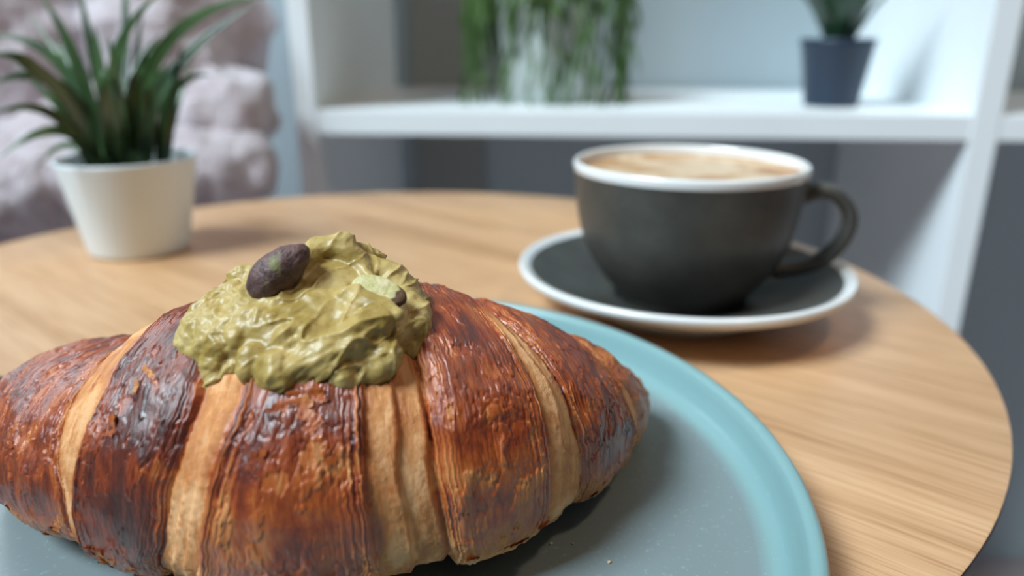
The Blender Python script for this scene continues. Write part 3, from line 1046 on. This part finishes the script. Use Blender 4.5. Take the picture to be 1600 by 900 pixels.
# ------------------------------------------------------------------ seated person in a fluffy coat
def person():
    root = empty('person', (-.53, .86, 0))
    tag(root, 'person in a fluffy pale pink coat seated behind the potted plant', 'person')
    o = np.array([-.53, .86, 0])
    skin = plain('skin', (.62, .40, .31), .5, 20, .04, Subsurface_Weight=.1)
    trousers = plain('dark_denim', (.03, .035, .05), .8, 300, .2)
    hairm = plain('dark_hair', (.014, .010, .009), .45, 200, .4)
    m = NT('pink_fleece')
    v = m.coords()
    f = m.noise(v, 38, 4, .6, .8); g = m.noise(v, 220, 3, .6)
    m.set(Base_Color=m.ramp(f, [(.3, (.46, .37, .39)), (.55, (.66, .58, .615)), (.8, (.74, .67, .70))]), Roughness=.95, Sheen_Weight=.5, Sheen_Roughness=.5,
          Normal=m.bump(m.math('ADD', f, g), .8, .006))
    fleece = m.m
    # the body, one continuous skin (a torso, neck and head, arms bent to the lap, seated legs)
    A = lambda px, py, Y, dz=0: ray_at(px, py, Y) + np.array([0, 0, T + dz]) - o
    pts = {'pelvis': (0, .02, .50), 'waist': (0, .01, .68), 'chest': (0, 0, .88), 'neckb': (-.01, -.01, 1.04), 'neck': (-.01, -.03, 1.10), 'head': (-.01, -.045, 1.19), 'crown': (-.01, -.04, 1.27),
           'shl': (.155, -.01, 1.00), 'ell': (.195, -.10, .775), 'wrl': (.04, -.235, .715), 'hal': (-.02, -.26, .705),
           'shr': (-.175, -.01, 1.00), 'elr': (-.215, -.13, .77), 'wrr': (-.10, -.27, .715), 'har': (-.04, -.30, .70),
           'hpl': (.09, 0, .49), 'knl': (.12, -.36, .50), 'anl': (.12, -.40, .09), 'tol': (.125, -.53, .035),
           'hpr': (-.09, 0, .49), 'knr': (-.12, -.36, .50), 'anr': (-.12, -.40, .09), 'tor': (-.125, -.53, .035)}
    rad = {'pelvis': .13, 'waist': .115, 'chest': .125, 'neckb': .07, 'neck': .05, 'head': .085, 'crown': .06, 'shl': .058, 'ell': .043, 'wrl': .027, 'hal': .034,
           'shr': .058, 'elr': .043, 'wrr': .027, 'har': .034, 'hpl': .088, 'knl': .058, 'anl': .040, 'tol': .032, 'hpr': .088, 'knr': .058, 'anr': .040, 'tor': .032}
    bones = [('pelvis', 'waist'), ('waist', 'chest'), ('chest', 'neckb'), ('neckb', 'neck'), ('neck', 'head'), ('head', 'crown'), ('chest', 'shl'), ('shl', 'ell'), ('ell', 'wrl'), ('wrl', 'hal'),
             ('chest', 'shr'), ('shr', 'elr'), ('elr', 'wrr'), ('wrr', 'har'), ('pelvis', 'hpl'), ('hpl', 'knl'), ('knl', 'anl'), ('anl', 'tol'), ('pelvis', 'hpr'), ('hpr', 'knr'), ('knr', 'anr'), ('anr', 'tor')]

    def solid(bn, grow=0.0, rd=rad):
        ps = []
        for a, b in bn:
            pa, pb = np.array(pts[a], float), np.array(pts[b], float)
            k = 9
            Q = pa + (pb - pa) * np.linspace(0, 1, k)[:, None]
            R = np.linspace(rd[a], rd[b], k) + grow
            ps.append(tube(Q, R, 16))
            for c_, r_ in ((pa, R[0]), (pb, R[-1])): ps.append(ellipsoid(c_, (r_, r_, r_), None, 10, 16))
        return ps
    ps = solid(bones)
    ps.append(ellipsoid((-.01, -.125, 1.185), (.012, .022, .016)))          # nose
    for s in (-1, 1):
        ps.append(ellipsoid((-.01 + s * .086, -.035, 1.185), (.012, .022, .032)))   # ears
        hb = np.array(pts['hal' if s > 0 else 'har'])
        for j in range(4):
            d = np.array([-s * .9, -.35 - .12 * j, -.18 + .03 * j]); d /= np.linalg.norm(d)
            b0 = hb + np.array([-s * .012, -.018 + .013 * j, .010 - .008 * j])
            Q = np.array([b0, b0 + d * .040, b0 + d * .065 + np.array([0, 0, -.012]), b0 + d * (.080 - .004 * j) + np.array([0, 0, -.026])])
            ps.append(tube(Q, [.0105, .0098, .009, .007], 10))
            ps.append(ellipsoid(Q[-1], (.007,) * 3, None, 8, 10))
        Q = np.array([hb + np.array([0, -.01, .01]), hb + np.array([-s * .018, -.040, .022]), hb + np.array([-s * .040, -.058, .018])])
        ps.append(tube(Q, [.013, .011, .008], 10))
    body = remeshed('body', ps, .007, 4)
    ob = link('body', body, [skin, trousers], root)
    co = np.empty(len(body.polygons) * 3, np.float32); body.polygons.foreach_get('center', co); co = co.reshape(-1, 3)
    body.polygons.foreach_set('material_index', (co[:, 2] < .66).astype(np.int32) * (np.abs(co[:, 1]) < 2).astype(np.int32))
    for s in (-1, 1):
        V, F = ellipsoid((-.01 + s * .033, -.118, 1.205), (.013, .008, .008), None, 10, 14)
        link('eye', mesh_np('eye', V, F), hairm, ob)
    V, F = ellipsoid((-.01, -.118, 1.140), (.026, .010, .008), None, 10, 14)
    link('mouth', mesh_np('mouth', V, F), plain('lips', (.45, .17, .15), .4), ob)
    # coat
    grow = {k: r_ + .028 for k, r_ in rad.items()}
    grow['wrl'] = grow['wrr'] = .052; grow['ell'] = grow['elr'] = .060; grow['shl'] = grow['shr'] = .080; grow['neckb'] = .088; grow['pelvis'] = .165
    cb = [b for b in bones if b[1] in ('waist', 'chest', 'neckb', 'shl', 'ell', 'wrl', 'shr', 'elr', 'wrr')]
    cs = solid(cb, 0, grow)
    cs.append(ellipsoid((0, -.10, .56), (.175, .20, .075)))                 # skirt of the coat over the lap
    cs.append(ellipsoid(A(345, 172, .75), (.052, .055, .036)))              # bunched sleeve above the elbow
    cs.append(ellipsoid(A(338, 266, .71), (.050, .060, .034)))              # bunched sleeve below it
    cs.append(ellipsoid(A(330, 40, .82), (.055, .055, .070)))
    cs.append(ellipsoid(A(60, 290, .66), (.085, .06, .050)))                # the nearer sleeve across the lap
    cs.append(ellipsoid(A(10, 60, .80), (.060, .055, .070)))
    me = remeshed('coat', cs, .006, 2)
    V = get_co(me); Nn = get_no(me)
    curl = fbm(V[:, 0] * 26, V[:, 1] * 26, V[:, 2] * 26, 3)
    fold = 1 - 2 * np.abs(pn(V[:, 0] * 7 + 3, V[:, 1] * 7, V[:, 2] * 15))
    amt = .35 + .65 * sstep(.05, -.12, V[:, 0])
    V += Nn * (.027 * curl * amt + .010 * np.clip(fold, 0, 1) ** 2)[:, None]
    set_co(me, V)
    link('coat', me, fleece, root)
    # long dark hair
    hs = [ellipsoid((-.01, -.005, 1.215), (.108, .105, .098)), ellipsoid((-.10, -.005, 1.10), (.045, .06, .13)), ellipsoid((.08, .02, 1.10), (.040, .055, .12)),
          tube(np.array([(-.10, -.03, 1.10), (-.125, -.11, .98), (-.120, -.165, .90), (-.105, -.175, .845)]), [.045, .040, .028, .008], 14), ellipsoid((-.01, .05, 1.06), (.10, .06, .16))]
    hm = remeshed('hair', hs, .007, 3)
    V = get_co(hm); Nn = get_no(hm)
    front = (V[:, 1] < -.055) & (np.abs(V[:, 0] + .01) < .07) & (V[:, 2] > 1.08) & (V[:, 2] < 1.245)
    V[front, 1] = -.055
    V += Nn * (.006 * fbm(V[:, 0] * 70, V[:, 1] * 70, V[:, 2] * 6, 2))[:, None] * (~front)[:, None]
    set_co(hm, V)
    link('hair', hm, hairm, root)


person()
